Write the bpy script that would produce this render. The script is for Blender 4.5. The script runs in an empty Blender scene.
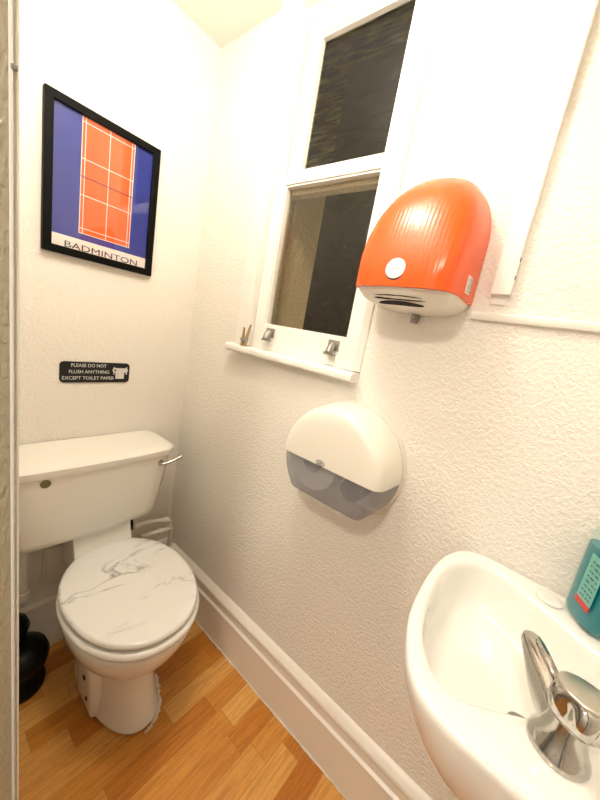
import bpy, bmesh, math, random
from mathutils import Vector, Matrix
random.seed(7)
sc = bpy.context.scene
COL = sc.collection
PI = math.pi

# ---------------------------------------------------------------- camera, world, lights, exposure
cam = bpy.data.cameras.new('camera')
cam.sensor_fit = 'VERTICAL'; cam.sensor_height = 36.0
cam.lens = 320.29 / 800.0 * 36.0
cam.clip_start = 0.01
cam_o = bpy.data.objects.new('camera', cam); COL.objects.link(cam_o)
cam_o.matrix_world = Matrix(((0.62231569, 0.04847481, -0.78126396, -0.8),
                             (-0.76238222, 0.26382465, -0.590906, -1.256),
                             (0.17747263, 0.96335183, 0.20113855, 1.32),
                             (0, 0, 0, 1)))
sc.camera = cam_o

world = bpy.data.worlds.new('world'); sc.world = world; world.use_nodes = True
bg = world.node_tree.nodes['Background']
bg.inputs[0].default_value = (1.0, 0.86, 0.68, 1); bg.inputs[1].default_value = 0.06

def area(name, loc, size, power, color, rot=(0, 0, 0)):
    l = bpy.data.lights.new(name, 'AREA'); l.shape = 'DISK'; l.size = size
    l.energy = power; l.color = color
    o = bpy.data.objects.new(name, l); COL.objects.link(o); o.location = loc; o.rotation_euler = rot
    return o
LAMP = (-0.49, -0.70, 2.15)   # glowing globe, see ceiling_lamp
area('hall_fill_light', (-1.50, -1.15, 2.20), 0.20, 7.0, (1.0, 0.91, 0.80))  # unseen lamp added to send fill light in through the doorway

sc.view_settings.view_transform = 'Standard'
sc.view_settings.look = 'None'
sc.view_settings.gamma = 1.0
sc.view_settings.use_curve_mapping = False
sc.view_settings.exposure = 1.45

# ---------------------------------------------------------------- materials
def mat(name, col=(.8, .8, .8), rough=.5, metal=0., **kw):
    m = bpy.data.materials.new(name); m.use_nodes = True
    b = m.node_tree.nodes['Principled BSDF']
    b.inputs['Base Color'].default_value = (*col, 1)
    b.inputs['Roughness'].default_value = rough
    b.inputs['Metallic'].default_value = metal
    for k, v in kw.items():
        b.inputs[k].default_value = v
    return m
def N(m, t, **kw):
    n = m.node_tree.nodes.new(t)
    for k, v in kw.items(): setattr(n, k, v)
    return n
def L(m, a, b): m.node_tree.links.new(a, b)
def BS(m): return m.node_tree.nodes['Principled BSDF']
def coords(m, scale=(1, 1, 1), loc=(0, 0, 0), rot=(0, 0, 0)):
    tc = N(m, 'ShaderNodeTexCoord'); mp = N(m, 'ShaderNodeMapping')
    mp.inputs['Scale'].default_value = scale; mp.inputs['Location'].default_value = loc
    mp.inputs['Rotation'].default_value = rot
    L(m, tc.outputs['Object'], mp.inputs['Vector'])
    return mp.outputs['Vector']
def noise(m, vec, scale, detail=3, rough=.5, dist=0.):
    n = N(m, 'ShaderNodeTexNoise'); L(m, vec, n.inputs['Vector'])
    n.inputs['Scale'].default_value = scale; n.inputs['Detail'].default_value = detail
    n.inputs['Roughness'].default_value = rough; n.inputs['Distortion'].default_value = dist
    return n.outputs['Fac']
def ramp(m, fac, stops):
    r = N(m, 'ShaderNodeValToRGB'); L(m, fac, r.inputs['Fac'])
    e = r.color_ramp.elements
    while len(e) < len(stops): e.new(.5)
    for i, (p, c) in enumerate(stops):
        e[i].position = p; e[i].color = (*c, 1) if len(c) == 3 else c
    return r.outputs['Color']
def bump(m, h, strength, dist):
    b = N(m, 'ShaderNodeBump'); b.inputs['Strength'].default_value = strength
    b.inputs['Distance'].default_value = dist
    L(m, h, b.inputs['Height']); L(m, b.outputs['Normal'], BS(m).inputs['Normal'])
    return b
def mix(m, fac, a, b):
    x = N(m, 'ShaderNodeMix', data_type='RGBA')
    if isinstance(fac, float): x.inputs[0].default_value = fac
    else: L(m, fac, x.inputs[0])
    for s, v in ((x.inputs[6], a), (x.inputs[7], b)):
        if isinstance(v, tuple): s.default_value = (*v, 1)
        else: L(m, v, s)
    return x.outputs[2]
def math_(m, op, a, b=None):
    x = N(m, 'ShaderNodeMath', operation=op)
    for i, v in enumerate((a, b)):
        if v is None: continue
        if isinstance(v, (int, float)): x.inputs[i].default_value = v
        else: L(m, v, x.inputs[i])
    return x.outputs[0]

def plaster(name, col, stren, scale, dist=.004, rough=.42, stretch=(1, 1, 1)):
    m = mat(name, col, rough)
    v = coords(m, stretch)
    a = noise(m, v, scale, 2, .45, .6)
    r = ramp(m, a, [(.42, (0, 0, 0)), (.62, (1, 1, 1))])
    b = noise(m, v, scale * 2.6, 2, .5)
    h = math_(m, 'ADD', r, math_(m, 'MULTIPLY', b, .45))
    bump(m, h, stren, dist)
    return m
WALLC = (.855, .82, .745)
M = {}
M['wall_tex'] = plaster('textured_wall_paint', WALLC, .55, 115, .0020, .34, (1, 1, 1))
M['wall_fine'] = plaster('fine_wall_paint', WALLC, .42, 110, .0020, .5)
M['ceiling'] = plaster('ceiling_paint', (.87, .84, .78), .12, 30, .002, .7)
M['gloss'] = mat('white_gloss_paint', (.88, .86, .80), .28)
M['gloss_dull'] = plaster('brushed_gloss_paint', (.87, .85, .79), .15, 160, .0008, .3)
M['skirting'] = plaster('skirting_paint', (.84, .79, .70), .12, 200, .0006, .32)
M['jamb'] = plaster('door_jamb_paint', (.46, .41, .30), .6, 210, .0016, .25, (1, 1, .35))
M['china'] = mat('white_china', (.88, .865, .81), .10, **{'Coat Weight': .5, 'Coat Roughness': .05})
M['cistern'] = mat('cistern_china', (.87, .85, .78), .16)
M['plastic'] = mat('white_plastic', (.84, .80, .71), .3)
M['black'] = mat('black_plastic', (.003, .003, .0035), .4, **{'Specular IOR Level': .15})
M['blackframe'] = mat('black_frame', (.003, .003, .0025), .5, **{'Specular IOR Level': .1})
M['dark'] = mat('gap_shade', (.01, .01, .01), .8)  # near-black colour standing in for shade inside gaps and openings
M['sealant'] = plaster('sealant', (.88, .84, .76), .8, 150, .003, .6)

# chrome with water spots
def chrome():
    m = mat('chrome', (.5, .5, .48), .06, 1.0)
    v = coords(m)
    f = noise(m, v, 330, 2, .6)
    c = ramp(m, f, [(.60, (.52, .51, .48)), (.70, (.36, .33, .28))])
    L(m, c, BS(m).inputs['Base Color'])
    f2 = noise(m, v, 60, 3, .6)
    rr = N(m, 'ShaderNodeMapRange'); L(m, f2, rr.inputs[0]); rr.inputs[3].default_value = .05; rr.inputs[4].default_value = .2
    L(m, rr.outputs[0], BS(m).inputs['Roughness'])
    return m
M['chrome'] = chrome()
M['dullmetal'] = mat('dull_metal', (.36, .35, .32), .4, .8)
M['brass'] = mat('aged_brass', (.20, .17, .08), .4, .6)

# laminate floor: short strips along x, width 0.072
def floor_mat():
    m = mat('laminate_floor', (.6, .3, .1), .34)
    tc = N(m, 'ShaderNodeTexCoord'); sp = N(m, 'ShaderNodeSeparateXYZ'); L(m, tc.outputs['Object'], sp.inputs[0])
    yy = math_(m, 'DIVIDE', math_(m, 'ADD', sp.outputs[1], .738 + .072 * 40), .072)
    row = math_(m, 'FLOOR', yy)
    fy = math_(m, 'FRACT', yy)
    wn = N(m, 'ShaderNodeTexWhiteNoise', noise_dimensions='1D'); L(m, row, wn.inputs['W'])
    ln = .33
    xx = math_(m, 'DIVIDE', math_(m, 'ADD', sp.outputs[0], math_(m, 'ADD', 10.0, math_(m, 'MULTIPLY', wn.outputs['Value'], ln))), ln)
    colm = math_(m, 'FLOOR', xx); fx = math_(m, 'FRACT', xx)
    cb = N(m, 'ShaderNodeCombineXYZ'); L(m, row, cb.inputs[0]); L(m, colm, cb.inputs[1])
    wn2 = N(m, 'ShaderNodeTexWhiteNoise', noise_dimensions='2D'); L(m, cb.outputs[0], wn2.inputs['Vector'])
    base = ramp(m, wn2.outputs['Value'], [(0, (.50, .175, .020)), (.4, (.58, .225, .030)), (.7, (.66, .30, .055)), (1, (.80, .46, .14))])
    # grain stretched along x, offset per strip
    off = N(m, 'ShaderNodeCombineXYZ')
    L(m, math_(m, 'MULTIPLY', sp.outputs[0], 7.), off.inputs[0])
    L(m, math_(m, 'ADD', math_(m, 'MULTIPLY', sp.outputs[1], 90.), math_(m, 'MULTIPLY', wn2.outputs['Value'], 50.)), off.inputs[1])
    L(m, math_(m, 'MULTIPLY', wn2.outputs['Value'], 30.), off.inputs[2])
    g = noise(m, off.outputs[0], 1.0, 4, .6, 1.2)
    gr = ramp(m, g, [(.3, (.74, .66, .58)), (.6, (1.06, 1.05, 1.03))])
    mul = N(m, 'ShaderNodeMix', data_type='RGBA', blend_type='MULTIPLY'); mul.inputs[0].default_value = 1.
    L(m, base, mul.inputs[6]); L(m, gr, mul.inputs[7])
    # flecks
    off2 = N(m, 'ShaderNodeCombineXYZ')
    L(m, math_(m, 'MULTIPLY', sp.outputs[0], 90.), off2.inputs[0]); L(m, math_(m, 'MULTIPLY', sp.outputs[1], 420.), off2.inputs[1])
    L(m, wn2.outputs['Value'], off2.inputs[2])
    fl = noise(m, off2.outputs[0], 1.0, 2, .5)
    flr = ramp(m, fl, [(.28, (.72, .62, .52)), (.4, (1, 1, 1))])
    mul2 = N(m, 'ShaderNodeMix', data_type='RGBA', blend_type='MULTIPLY'); mul2.inputs[0].default_value = .7
    L(m, mul.outputs[2], mul2.inputs[6]); L(m, flr, mul2.inputs[7])
    # seams
    sy = math_(m, 'LESS_THAN', math_(m, 'MINIMUM', fy, math_(m, 'SUBTRACT', 1.0, fy)), .012)
    sx = math_(m, 'LESS_THAN', math_(m, 'MINIMUM', fx, math_(m, 'SUBTRACT', 1.0, fx)), .003)
    s = math_(m, 'MAXIMUM', sy, sx)
    c = mix(m, math_(m, 'MULTIPLY', s, .45), mul2.outputs[2], (.25, .09, .02))
    L(m, c, BS(m).inputs['Base Color'])
    return m
M['floor'] = floor_mat()

def marble():
    m = mat('marble_print', (.86, .85, .82), .12, **{'Coat Weight': .4, 'Coat Roughness': .04})
    v = coords(m)
    d = noise(m, v, 5, 4, .6)
    n = N(m, 'ShaderNodeTexNoise'); n.inputs['Scale'].default_value = 5.5; n.inputs['Detail'].default_value = 4
    n.inputs['Roughness'].default_value = .55; n.inputs['Distortion'].default_value = .9
    mp = N(m, 'ShaderNodeMapping'); mp.inputs['Rotation'].default_value = (0, 0, .6); mp.inputs['Scale'].default_value = (.8, 1.5, 1)
    mp.inputs['Location'].default_value = (.37, .12, 0)
    L(m, v, mp.inputs[0]); L(m, mp.outputs[0], n.inputs['Vector'])
    a = math_(m, 'ABSOLUTE', math_(m, 'SUBTRACT', n.outputs['Fac'], .5))
    vein = ramp(m, a, [(0., (1, 1, 1)), (.006, (.5, .5, .5)), (.028, (0, 0, 0))])
    mask = ramp(m, noise(m, mp.outputs[0], 4.2, 2), [(.46, (0, 0, 0)), (.60, (1, 1, 1))])
    fac = math_(m, 'MULTIPLY', math_(m, 'MULTIPLY', vein, mask), .75)
    c1 = mix(m, fac, (.90, .89, .86), (.24, .24, .25))
    sm = ramp(m, d, [(.5, (0, 0, 0)), (.75, (.22, .22, .22))])
    c = mix(m, sm, c1, (.70, .69, .68))
    L(m, c, BS(m).inputs['Base Color'])
    return m
M['marble'] = marble()

def orange():
    m = mat('orange_ribbed_plastic', (.84, .098, .003), .27)
    v = coords(m)
    w = N(m, 'ShaderNodeTexWave', wave_type='BANDS', bands_direction='Y', wave_profile='SIN')
    w.inputs['Scale'].default_value = 36.0; w.inputs['Distortion'].default_value = 0
    L(m, v, w.inputs['Vector'])
    bump(m, w.outputs['Fac'], .25, .0006)
    return m
M['orange'] = orange()
M['dryer_white'] = mat('dryer_white', (.82, .79, .72), .35)

def clear(m, tint, rough, scale=0, stretch=(1, 1, 1), stren=0, ior=1.5, vary=.35):
    # thin clear sheet: transparent body with a fresnel-weighted glossy face
    nt = m.node_tree; nt.nodes.remove(BS(m)); out = nt.nodes['Material Output']
    tr = N(m, 'ShaderNodeBsdfTransparent'); gl = N(m, 'ShaderNodeBsdfGlossy'); fr = N(m, 'ShaderNodeFresnel'); mx = N(m, 'ShaderNodeMixShader')
    tr.inputs[0].default_value = (*tint, 1); gl.inputs['Roughness'].default_value = rough; fr.inputs[0].default_value = ior
    gl.inputs[0].default_value = (.95, .95, .93, 1)
    if scale:
        v = coords(m, stretch); n = noise(m, v, scale, 2, .5)
        b = N(m, 'ShaderNodeBump'); b.inputs['Strength'].default_value = stren; b.inputs['Distance'].default_value = .002
        L(m, n, b.inputs['Height']); L(m, b.outputs[0], gl.inputs['Normal']); L(m, b.outputs[0], fr.inputs['Normal'])
        L(m, ramp(m, n, [(.35, tuple(c * (1 - vary) for c in tint)), (.6, tint)]), tr.inputs[0])
    geo = N(m, 'ShaderNodeNewGeometry')
    L(m, math_(m, 'MULTIPLY', fr.outputs[0], math_(m, 'SUBTRACT', 1.0, geo.outputs['Backfacing'])), mx.inputs[0]); L(m, tr.outputs[0], mx.inputs[1]); L(m, gl.outputs[0], mx.inputs[2]); L(m, mx.outputs[0], out.inputs[0])
    return m
def newm(name):
    m = bpy.data.materials.new(name); m.use_nodes = True; return m
def glass_pane(name, stretch, scale, stren):
    m = bpy.data.materials.new(name); m.use_nodes = True
    return clear(m, (.80, .80, .66), .10, scale, stretch, stren)
M['glass_reed'] = clear(newm('reeded_glass'), (.56, .56, .34), .14, 2.2, (1, 6, 85), .5, 1.5, .85)
M['glass_pebble'] = clear(newm('pebbled_glass'), (.94, .92, .84), .10, 220, (1, 1, 1), .22, 1.5, .12)
M['smoke'] = clear(newm('smoky_plastic'), (.80, .81, .84), .18, ior=1.5)
def frost(m, col, f):
    nt = m.node_tree; out = nt.nodes['Material Output']; src = out.inputs[0].links[0].from_socket
    d = N(m, 'ShaderNodeBsdfDiffuse'); d.inputs[0].default_value = (*col, 1); x = N(m, 'ShaderNodeMixShader'); x.inputs[0].default_value = f
    L(m, src, x.inputs[1]); L(m, d.outputs[0], x.inputs[2]); L(m, x.outputs[0], out.inputs[0])
frost(M['smoke'], (.42, .43, .47), .38)
M['bottle'] = clear(newm('clear_bottle'), (.90, .96, .95), .05, ior=1.4)
M['soap'] = mat('turquoise_soap', (.0, .20, .25), .12)
M['paper'] = mat('paper', (.80, .76, .68), .9)
M['cardboard'] = mat('roll_core', (.12, .08, .06), .9)
M['blue'] = mat('print_blue', (.020, .038, .30), .35)
M['porange'] = mat('print_orange', (.84, .125, .015), .35)
M['pwhite'] = mat('print_white', (.86, .82, .76), .4)
M['navy'] = mat('print_navy', (.015, .018, .06), .4)
M['letter'] = mat('white_lettering', (.75, .73, .68), .5)
M['brick'] = plaster('outside_brick', (.060, .056, .024), .8, 14, .01, .8)
M['render'] = plaster('outside_render', (.88, .78, .58), .5, 40, .006, .8)
M['fill_em'] = mat('fill_diffuser', (.9, .88, .8), .4, **{'Emission Color': (1, .88, .70, 1), 'Emission Strength': 2.2})
M['globe_em'] = mat('glowing_globe', (.9, .88, .8), .4, **{'Emission Color': (1, .91, .79, 1), 'Emission Strength': 38.0})
M['wood'] = mat('pale_wood', (.40, .30, .15), .6)
M['label_teal'] = mat('label_teal', (.16, .46, .40), .4)
M['red'] = mat('label_red', (.55, .03, .02), .4)
M['grey'] = mat('mid_grey', (.25, .25, .25), .5)
M['poster_glass'] = clear(newm('poster_glazing'), (.98, .98, .98), .02, ior=1.6)

# ---------------------------------------------------------------- mesh helpers
def link(name, verts, faces, m, parent=None, smooth=False, mi=None):
    me = bpy.data.meshes.new(name); me.from_pydata([tuple(v) for v in verts], [], faces)
    for x in (m if isinstance(m, (list, tuple)) else [m]): me.materials.append(x)
    bm = bmesh.new(); bm.from_mesh(me)
    if mi is None: bmesh.ops.recalc_face_normals(bm, faces=bm.faces)
    bm.to_mesh(me); bm.free()
    if mi:
        for p, i in zip(me.polygons, mi): p.material_index = i
    for p in me.polygons: p.use_smooth = smooth
    o = bpy.data.objects.new(name, me); COL.objects.link(o)
    if parent:
        o.parent = parent
        o.matrix_parent_inverse = Matrix.Translation(parent.location).inverted()
    return o
def empty(name, loc, label=None, cat=None, group=None, kind=None):
    o = bpy.data.objects.new(name, None); COL.objects.link(o); o.location = loc
    o.empty_display_size = .05
    tag(o, label, cat, group, kind); return o
def tag(o, label=None, cat=None, group=None, kind=None):
    if label: o['label'] = label
    if cat: o['category'] = cat
    if group: o['group'] = group
    if kind: o['kind'] = kind
    return o
class MB:
    def __init__(s): s.v = []; s.f = []; s.mi = []
    def add(s, v, f, mi=0):
        k = len(s.v); s.v += [tuple(x) for x in v]
        s.f += [tuple(i + k for i in q) for q in f]; s.mi += [mi] * len(f)
    def box(s, x0, x1, y0, y1, z0, z1, mi=0, bev=0):
        if bev:
            bm = bmesh.new(); bmesh.ops.create_cube(bm, size=1)
            bmesh.ops.scale(bm, vec=(abs(x1 - x0), abs(y1 - y0), abs(z1 - z0)), verts=bm.verts)
            bmesh.ops.translate(bm, vec=((x0 + x1) / 2, (y0 + y1) / 2, (z0 + z1) / 2), verts=bm.verts)
            bmesh.ops.bevel(bm, geom=bm.edges[:] , offset=bev, segments=2, affect='EDGES', profile=.5)
            s.frombm(bm, mi); return
        x0, x1 = sorted((x0, x1)); y0, y1 = sorted((y0, y1)); z0, z1 = sorted((z0, z1))
        v = [(x, y, z) for z in (z0, z1) for y in (y0, y1) for x in (x0, x1)]
        s.add(v, [(0, 2, 3, 1), (4, 5, 7, 6), (0, 1, 5, 4), (2, 6, 7, 3), (0, 4, 6, 2), (1, 3, 7, 5)], mi)
    def frombm(s, bm, mi=0):
        bm.verts.ensure_lookup_table(); bm.verts.index_update()
        s.add([v.co[:] for v in bm.verts], [tuple(v.index for v in f.verts) for f in bm.faces], mi); bm.free()
    def loft(s, rings, cap0=True, cap1=True, mi=0):
        n = len(rings[0]); v = [p for r in rings for p in r]; f = []
        for i in range(len(rings) - 1):
            for j in range(n):
                k = (j + 1) % n
                f.append((i * n + j, i * n + k, (i + 1) * n + k, (i + 1) * n + j))
        if cap0: f.append(tuple(range(n))[::-1])
        if cap1: f.append(tuple((len(rings) - 1) * n + j for j in range(n)))
        s.add(v, f, mi)
    def tube(s, pts, r, n=12, mi=0, caps=True):
        pts = [Vector(p) for p in pts]; rr = r if isinstance(r, (list, tuple)) else [r] * len(pts)
        rings = []; up = None
        for i, p in enumerate(pts):
            t = (pts[min(i + 1, len(pts) - 1)] - pts[max(i - 1, 0)]).normalized()
            if up is None: up = Vector((0, 0, 1)) if abs(t.z) < .9 else Vector((1, 0, 0))
            a = t.cross(up).normalized(); b = a.cross(t).normalized(); up = b
            rings.append([p + (a * math.cos(q) + b * math.sin(q)) * rr[i] for q in (2 * PI * j / n for j in range(n))])
        s.loft(rings, caps, caps, mi)
    def lathe(s, prof, c=(0, 0, 0), n=32, mi=0, axis=Vector((0, 0, 1))):
        ax = Vector(axis).normalized(); q = Vector((0, 0, 1)).rotation_difference(ax).to_matrix(); c = Vector(c)
        rings = [[c + q @ Vector((r * math.cos(2 * PI * j / n), r * math.sin(2 * PI * j / n), z)) for j in range(n)] for r, z in prof]
        s.loft(rings, True, True, mi)
    def prism_y(s, prof, y0, y1, mi=0):      # profile in (x,z)
        s.loft([[(x, y0, z) for x, z in prof], [(x, y1, z) for x, z in prof]], mi=mi)
    def prism_x(s, prof, x0, x1, mi=0):      # profile in (y,z)
        s.loft([[(x0, y, z) for y, z in prof], [(x1, y, z) for y, z in prof]], mi=mi)
    def prism_z(s, prof, z0, z1, mi=0):
        s.loft([[(x, y, z0) for x, y in prof], [(x, y, z1) for x, y in prof]], mi=mi)
    def build(s, name, m, parent=None, smooth=False):
        multi = isinstance(m, (list, tuple)) and len(m) > 1
        o = link(name, s.v, s.f, m, parent, smooth)
        if multi:
            for p, i in zip(o.data.polygons, s.mi): p.material_index = i
        return o
def auto_smooth(o, ang=40):
    me = o.data
    bm = bmesh.new(); bm.from_mesh(me)
    for e in bm.edges:
        e.smooth = not (len(e.link_faces) == 2 and e.calc_face_angle(0) > math.radians(ang))
    for f in bm.faces: f.smooth = True
    bm.to_mesh(me); bm.free(); return o
def bevel(o, w, seg=2):
    b = o.modifiers.new('bevel', 'BEVEL'); b.width = w; b.segments = seg; b.limit_method = 'ANGLE'; b.angle_limit = math.radians(40)
    return o
def subsurf(o, n=1):
    s = o.modifiers.new('subsurf', 'SUBSURF'); s.levels = n; s.render_levels = n; return o
def catmull(pts, k=6, closed=True):
    P = [Vector(p) for p in pts]; n = len(P); out = []
    rng = range(n) if closed else range(n - 1)
    for i in rng:
        p0 = P[(i - 1) % n] if closed else P[max(i - 1, 0)]
        p1 = P[i]; p2 = P[(i + 1) % n]; p3 = P[(i + 2) % n] if closed else P[min(i + 2, n - 1)]
        for j in range(k):
            t = j / k
            out.append(.5 * ((2 * p1) + (p2 - p0) * t + (2 * p0 - 5 * p1 + 4 * p2 - p3) * t * t + (3 * p1 - p0 - 3 * p2 + p3) * t ** 3))
    if not closed: out.append(P[-1])
    return out
def text_mesh(body, size, name, m, parent, mw, extrude=.0004, width=None):
    cu = bpy.data.curves.new(name, 'FONT'); cu.body = body; cu.size = size; cu.extrude = extrude
    cu.align_x = 'LEFT'; cu.resolution_u = 3
    t = bpy.data.objects.new(name, cu); COL.objects.link(t)
    bpy.context.view_layer.update()
    dg = bpy.context.evaluated_depsgraph_get()
    me = bpy.data.meshes.new_from_object(t.evaluated_get(dg)); bpy.data.objects.remove(t)
    xs = [v.co.x for v in me.vertices]; x0, x1 = min(xs), max(xs)
    sx = width / (x1 - x0) if width else 1.
    for v in me.vertices:
        v.co.x = (v.co.x - x0) * sx
        v.co = mw @ v.co
    me.materials.clear(); me.materials.append(m)
    o = bpy.data.objects.new(name, me); COL.objects.link(o)
    if parent:
        o.parent = parent; o.matrix_parent_inverse = Matrix.Translation(parent.location).inverted()
    return o

# ================================================================ STRUCTURE
XL, YF, H = -0.728, -1.50, 2.275        # left wall inner face, front wall, ceiling height
WY0, WY1, WZ0, WZ1 = -0.835, -0.36, 1.235, 2.265   # window opening in right wall
TH = .16
def struct(o, label=None, cat=None):
    o['kind'] = 'structure'
    if label: o['label'] = label; o['category'] = cat
    return o

b = MB(); b.box(-2.2, TH, YF - .1, .1, -.06, 0)
struct(b.build('floor', M['floor']), 'orange-brown wood-effect laminate floor laid in short strips', 'floor')
b = MB(); b.box(-2.2, TH, YF - .1, .1, H, H + .06)
struct(b.build('ceiling', M['ceiling']), 'plain cream painted ceiling', 'ceiling')
b = MB(); b.box(XL - .1, TH, 0, .1, 0, H)
struct(b.build('wall_back', M['wall_fine']), 'cream textured wall behind the toilet', 'wall')
b = MB()
b.box(0, TH, WY1, 0, 0, H); b.box(0, TH, YF, WY0, 0, H)
b.box(0, TH, WY0, WY1, 0, WZ0); b.box(0, TH, WY0, WY1, WZ1, H)
struct(b.build('wall_right', M['wall_tex']), 'cream stippled wall with the sash window', 'wall')
b = MB(); b.box(XL - .1, TH, YF - .1, YF, 0, H)
struct(b.build('wall_front', M['wall_fine']), 'cream wall behind the basin', 'wall')
DY0, DY1, DH = -1.47, -.80, 2.02
b = MB()
b.box(XL - .1, XL, DY1 + .029, 0, 0, H); b.box(XL - .1, XL, YF, DY0, 0, H); b.box(XL - .1, XL, DY0, DY1, DH, H)
struct(b.build('wall_left', M['wall_fine']), 'cream wall on the doorway side', 'wall')
# hallway wall opposite the doorway
b = MB(); b.box(-2.2, -2.12, YF - .1, .1, 0, H)
struct(b.build('wall_hall', M['wall_fine']), 'cream hallway wall outside the doorway', 'wall')

# baseboards : moulded profile (x outwards from wall, z)
def skirt_prof(t, h):
    return [(0, 0), (-t, 0), (-t, .148), (-t - .003, .150), (-t - .003, .157), (-t + .005, .163), (-t + .007, .185),
            (-t + .003, .196), (-t - .002, .200), (-t - .003, .207), (-t - .001, .214), (-t + .006, .221), (-.006, .230), (0, .233)]
b = MB(); b.prism_y(skirt_prof(.020, .235), YF, -.055)
o = struct(auto_smooth(b.build('baseboard_right', M['skirting']), 22), 'tall moulded off-white skirting under the window wall', 'skirting')
b = MB(); b.prism_x([(y, z) for y, z in [(0, 0), (-.052, 0), (-.052, .205), (-.046, .22), (0, .235)]], XL, 0)
struct(b.build('baseboard_back', M['skirting']), 'boxed skirting along the wall behind the toilet', 'skirting')
b = MB(); b.box(XL, XL + .018, DY1 + .06, -.052, 0, .2)
struct(b.build('baseboard_left', M['skirting']), 'plain skirting on the doorway wall', 'skirting')
# bead of sealant along skirting foot
pts = []
yy = -.06
while yy > YF + .01:
    pts.append((-.0225 + random.uniform(-.001, .001), yy, .002)); yy -= .02
b = MB(); b.tube(pts, [random.uniform(.0018, .0042) for _ in pts], 6)
struct(b.build('trim_1', M['sealant'], None, True), 'uneven white sealant bead where floor meets skirting', 'sealant')

# door frame on the left of the picture
J = empty('door_1', (XL, DY1, 0), 'painted door frame at the left edge of the picture', 'door frame', kind='structure')
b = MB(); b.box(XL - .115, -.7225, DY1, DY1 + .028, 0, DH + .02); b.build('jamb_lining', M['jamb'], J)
b = MB()
b.prism_z([(-.7225, DY1 + .03), (-.7225, DY1 - .001), (-.7215, DY1 - .003), (-.7200, DY1 - .003), (-.7195, DY1 + .001),
           (-.7178, DY1 + .003), (-.7165, DY1 + .000), (-.7145, DY1 + .001), (-.7138, DY1 + .006), (-.7138, DY1 + .06), (-.7275, DY1 + .06), (-.7275, DY1 + .03)], 0, DH + .08)
auto_smooth(b.build('architrave', M['gloss'], J), 30)
b = MB(); b.box(-.7215, -.7165, DY1 - .0045, DY1, 1.506, 1.510, bev=.0006); b.build('latch_stud', M['grey'], J)

# ---------------------------------------------------------------- window
W = empty('window_1', (0, (WY0 + WY1) / 2, WZ0), 'white painted sash window with dark obscured panes', 'window', kind='structure')
b = MB()   # casings, stepped moulded boards
cas = [(0.002, -.310), (-.010, -.313), (-.012, -.326), (-.024, -.334), (-.026, -.345), (-.026, -.392), (.10, -.392), (.10, -.36), (.002, -.36)]
b.prism_z([(x, y) for x, y in cas], 1.245, H - .002)
cas2 = [(0.002, -.840), (-.006, -.838), (-.010, -.830), (-.016, -.822), (-.016, -.783), (.003, -.783), (.003, -.835)]
b.prism_z(cas2, 1.245, H - .002)
auto_smooth(b.build('window_frame', M['gloss_dull'], W), 30)
b = MB(); b.box(.030, .10, -.834, -.392, 2.240, WZ1)
b.build('window_head', M['gloss_dull'], W)
b = MB(); b.box(.017, .026, -.408, -.392, 1.25, 2.225); b.box(.017, .026, -.834, -.826, 1.25, 2.225)
b.build('parting_bead', M['gloss_dull'], W)
b = MB(); b.loft([[(.0320, -.3925 - w_, z), (.0338, -.3925 - w_, z), (.0338, -.3915, z), (.0320, -.3915, z)] for z, w_ in ((1.84, .0008), (1.93, .0022), (2.0, .0016), (2.08, .0034), (2.13, .0020), (2.18, .0038), (2.21, .001))])
b.build('sash_gap_shade', M['dark'], W)  # dark sliver standing in for the shadow in the sash channel
# sill
b = MB(); b.prism_y([(.1, 1.215), (-.034, 1.215), (-.042, 1.219), (-.045, 1.227), (-.043, 1.236), (-.036, 1.241), (.1, 1.246)], -.838, -.298)
b2 = auto_smooth(b.build('window_sill', M['gloss'], W), 40)
# sashes
def sash(name, x0, x1, y0, y1, z0, z1, st, tr, br, gm):
    b = MB()
    b.box(x0, x1, y0, y0 + st, z0, z1); b.box(x0, x1, y1 - st, y1, z0, z1)
    b.box(x0, x1, y0 + st, y1 - st, z1 - tr, z1); b.box(x0, x1, y0 + st, y1 - st, z0, z0 + br)
    # inner moulding lip
    q = .006
    b.box(x0 + .004, x1, y0 + st, y0 + st + q, z0 + br, z1 - tr); b.box(x0 + .004, x1, y1 - st - q, y1 - st, z0 + br, z1 - tr)
    b.box(x0 + .004, x1, y0 + st + q, y1 - st - q, z1 - tr - q, z1 - tr); b.box(x0 + .004, x1, y0 + st + q, y1 - st - q, z0 + br, z0 + br + q)
    o = bevel(b.build(name, M['gloss_dull'], W), .0015)
    g = MB(); xm = x0 + .020
    g.box(xm, xm + .004, y0 + st, y1 - st, z0 + br, z1 - tr)
    p = g.build('pane', gm, None); p.parent = o; p['label'] = 'dark obscured glass pane'
    return o
S1 = sash('lower_sash', -.002, .030, -.826, -.394, 1.243, 1.800, .046, .036, .083, M['glass_pebble'])
S2 = sash('upper_sash', .034, .068, -.832, -.397, 1.748, 2.240, .058, .056, .040, M['glass_reed'])
for y in (-.478, -.738):     # sash lifts
    b = MB()
    b.box(-.0055, -.0022, y - .019, y + .019, 1.288, 1.318, bev=.001)
    b.tube([(-.0075, y, 1.300), (-.014, y, 1.298), (-.020, y, 1.291), (-.022, y, 1.282)], [.012, .011, .010, .011], 10)
    b.box(-.024, -.012, y - .019, y + .019, 1.274, 1.282, bev=.002)
    o = auto_smooth(b.build('sash_lift', M['dullmetal'], None), 40); o.parent = S1; o['label'] = 'small grey metal finger lift'
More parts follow.
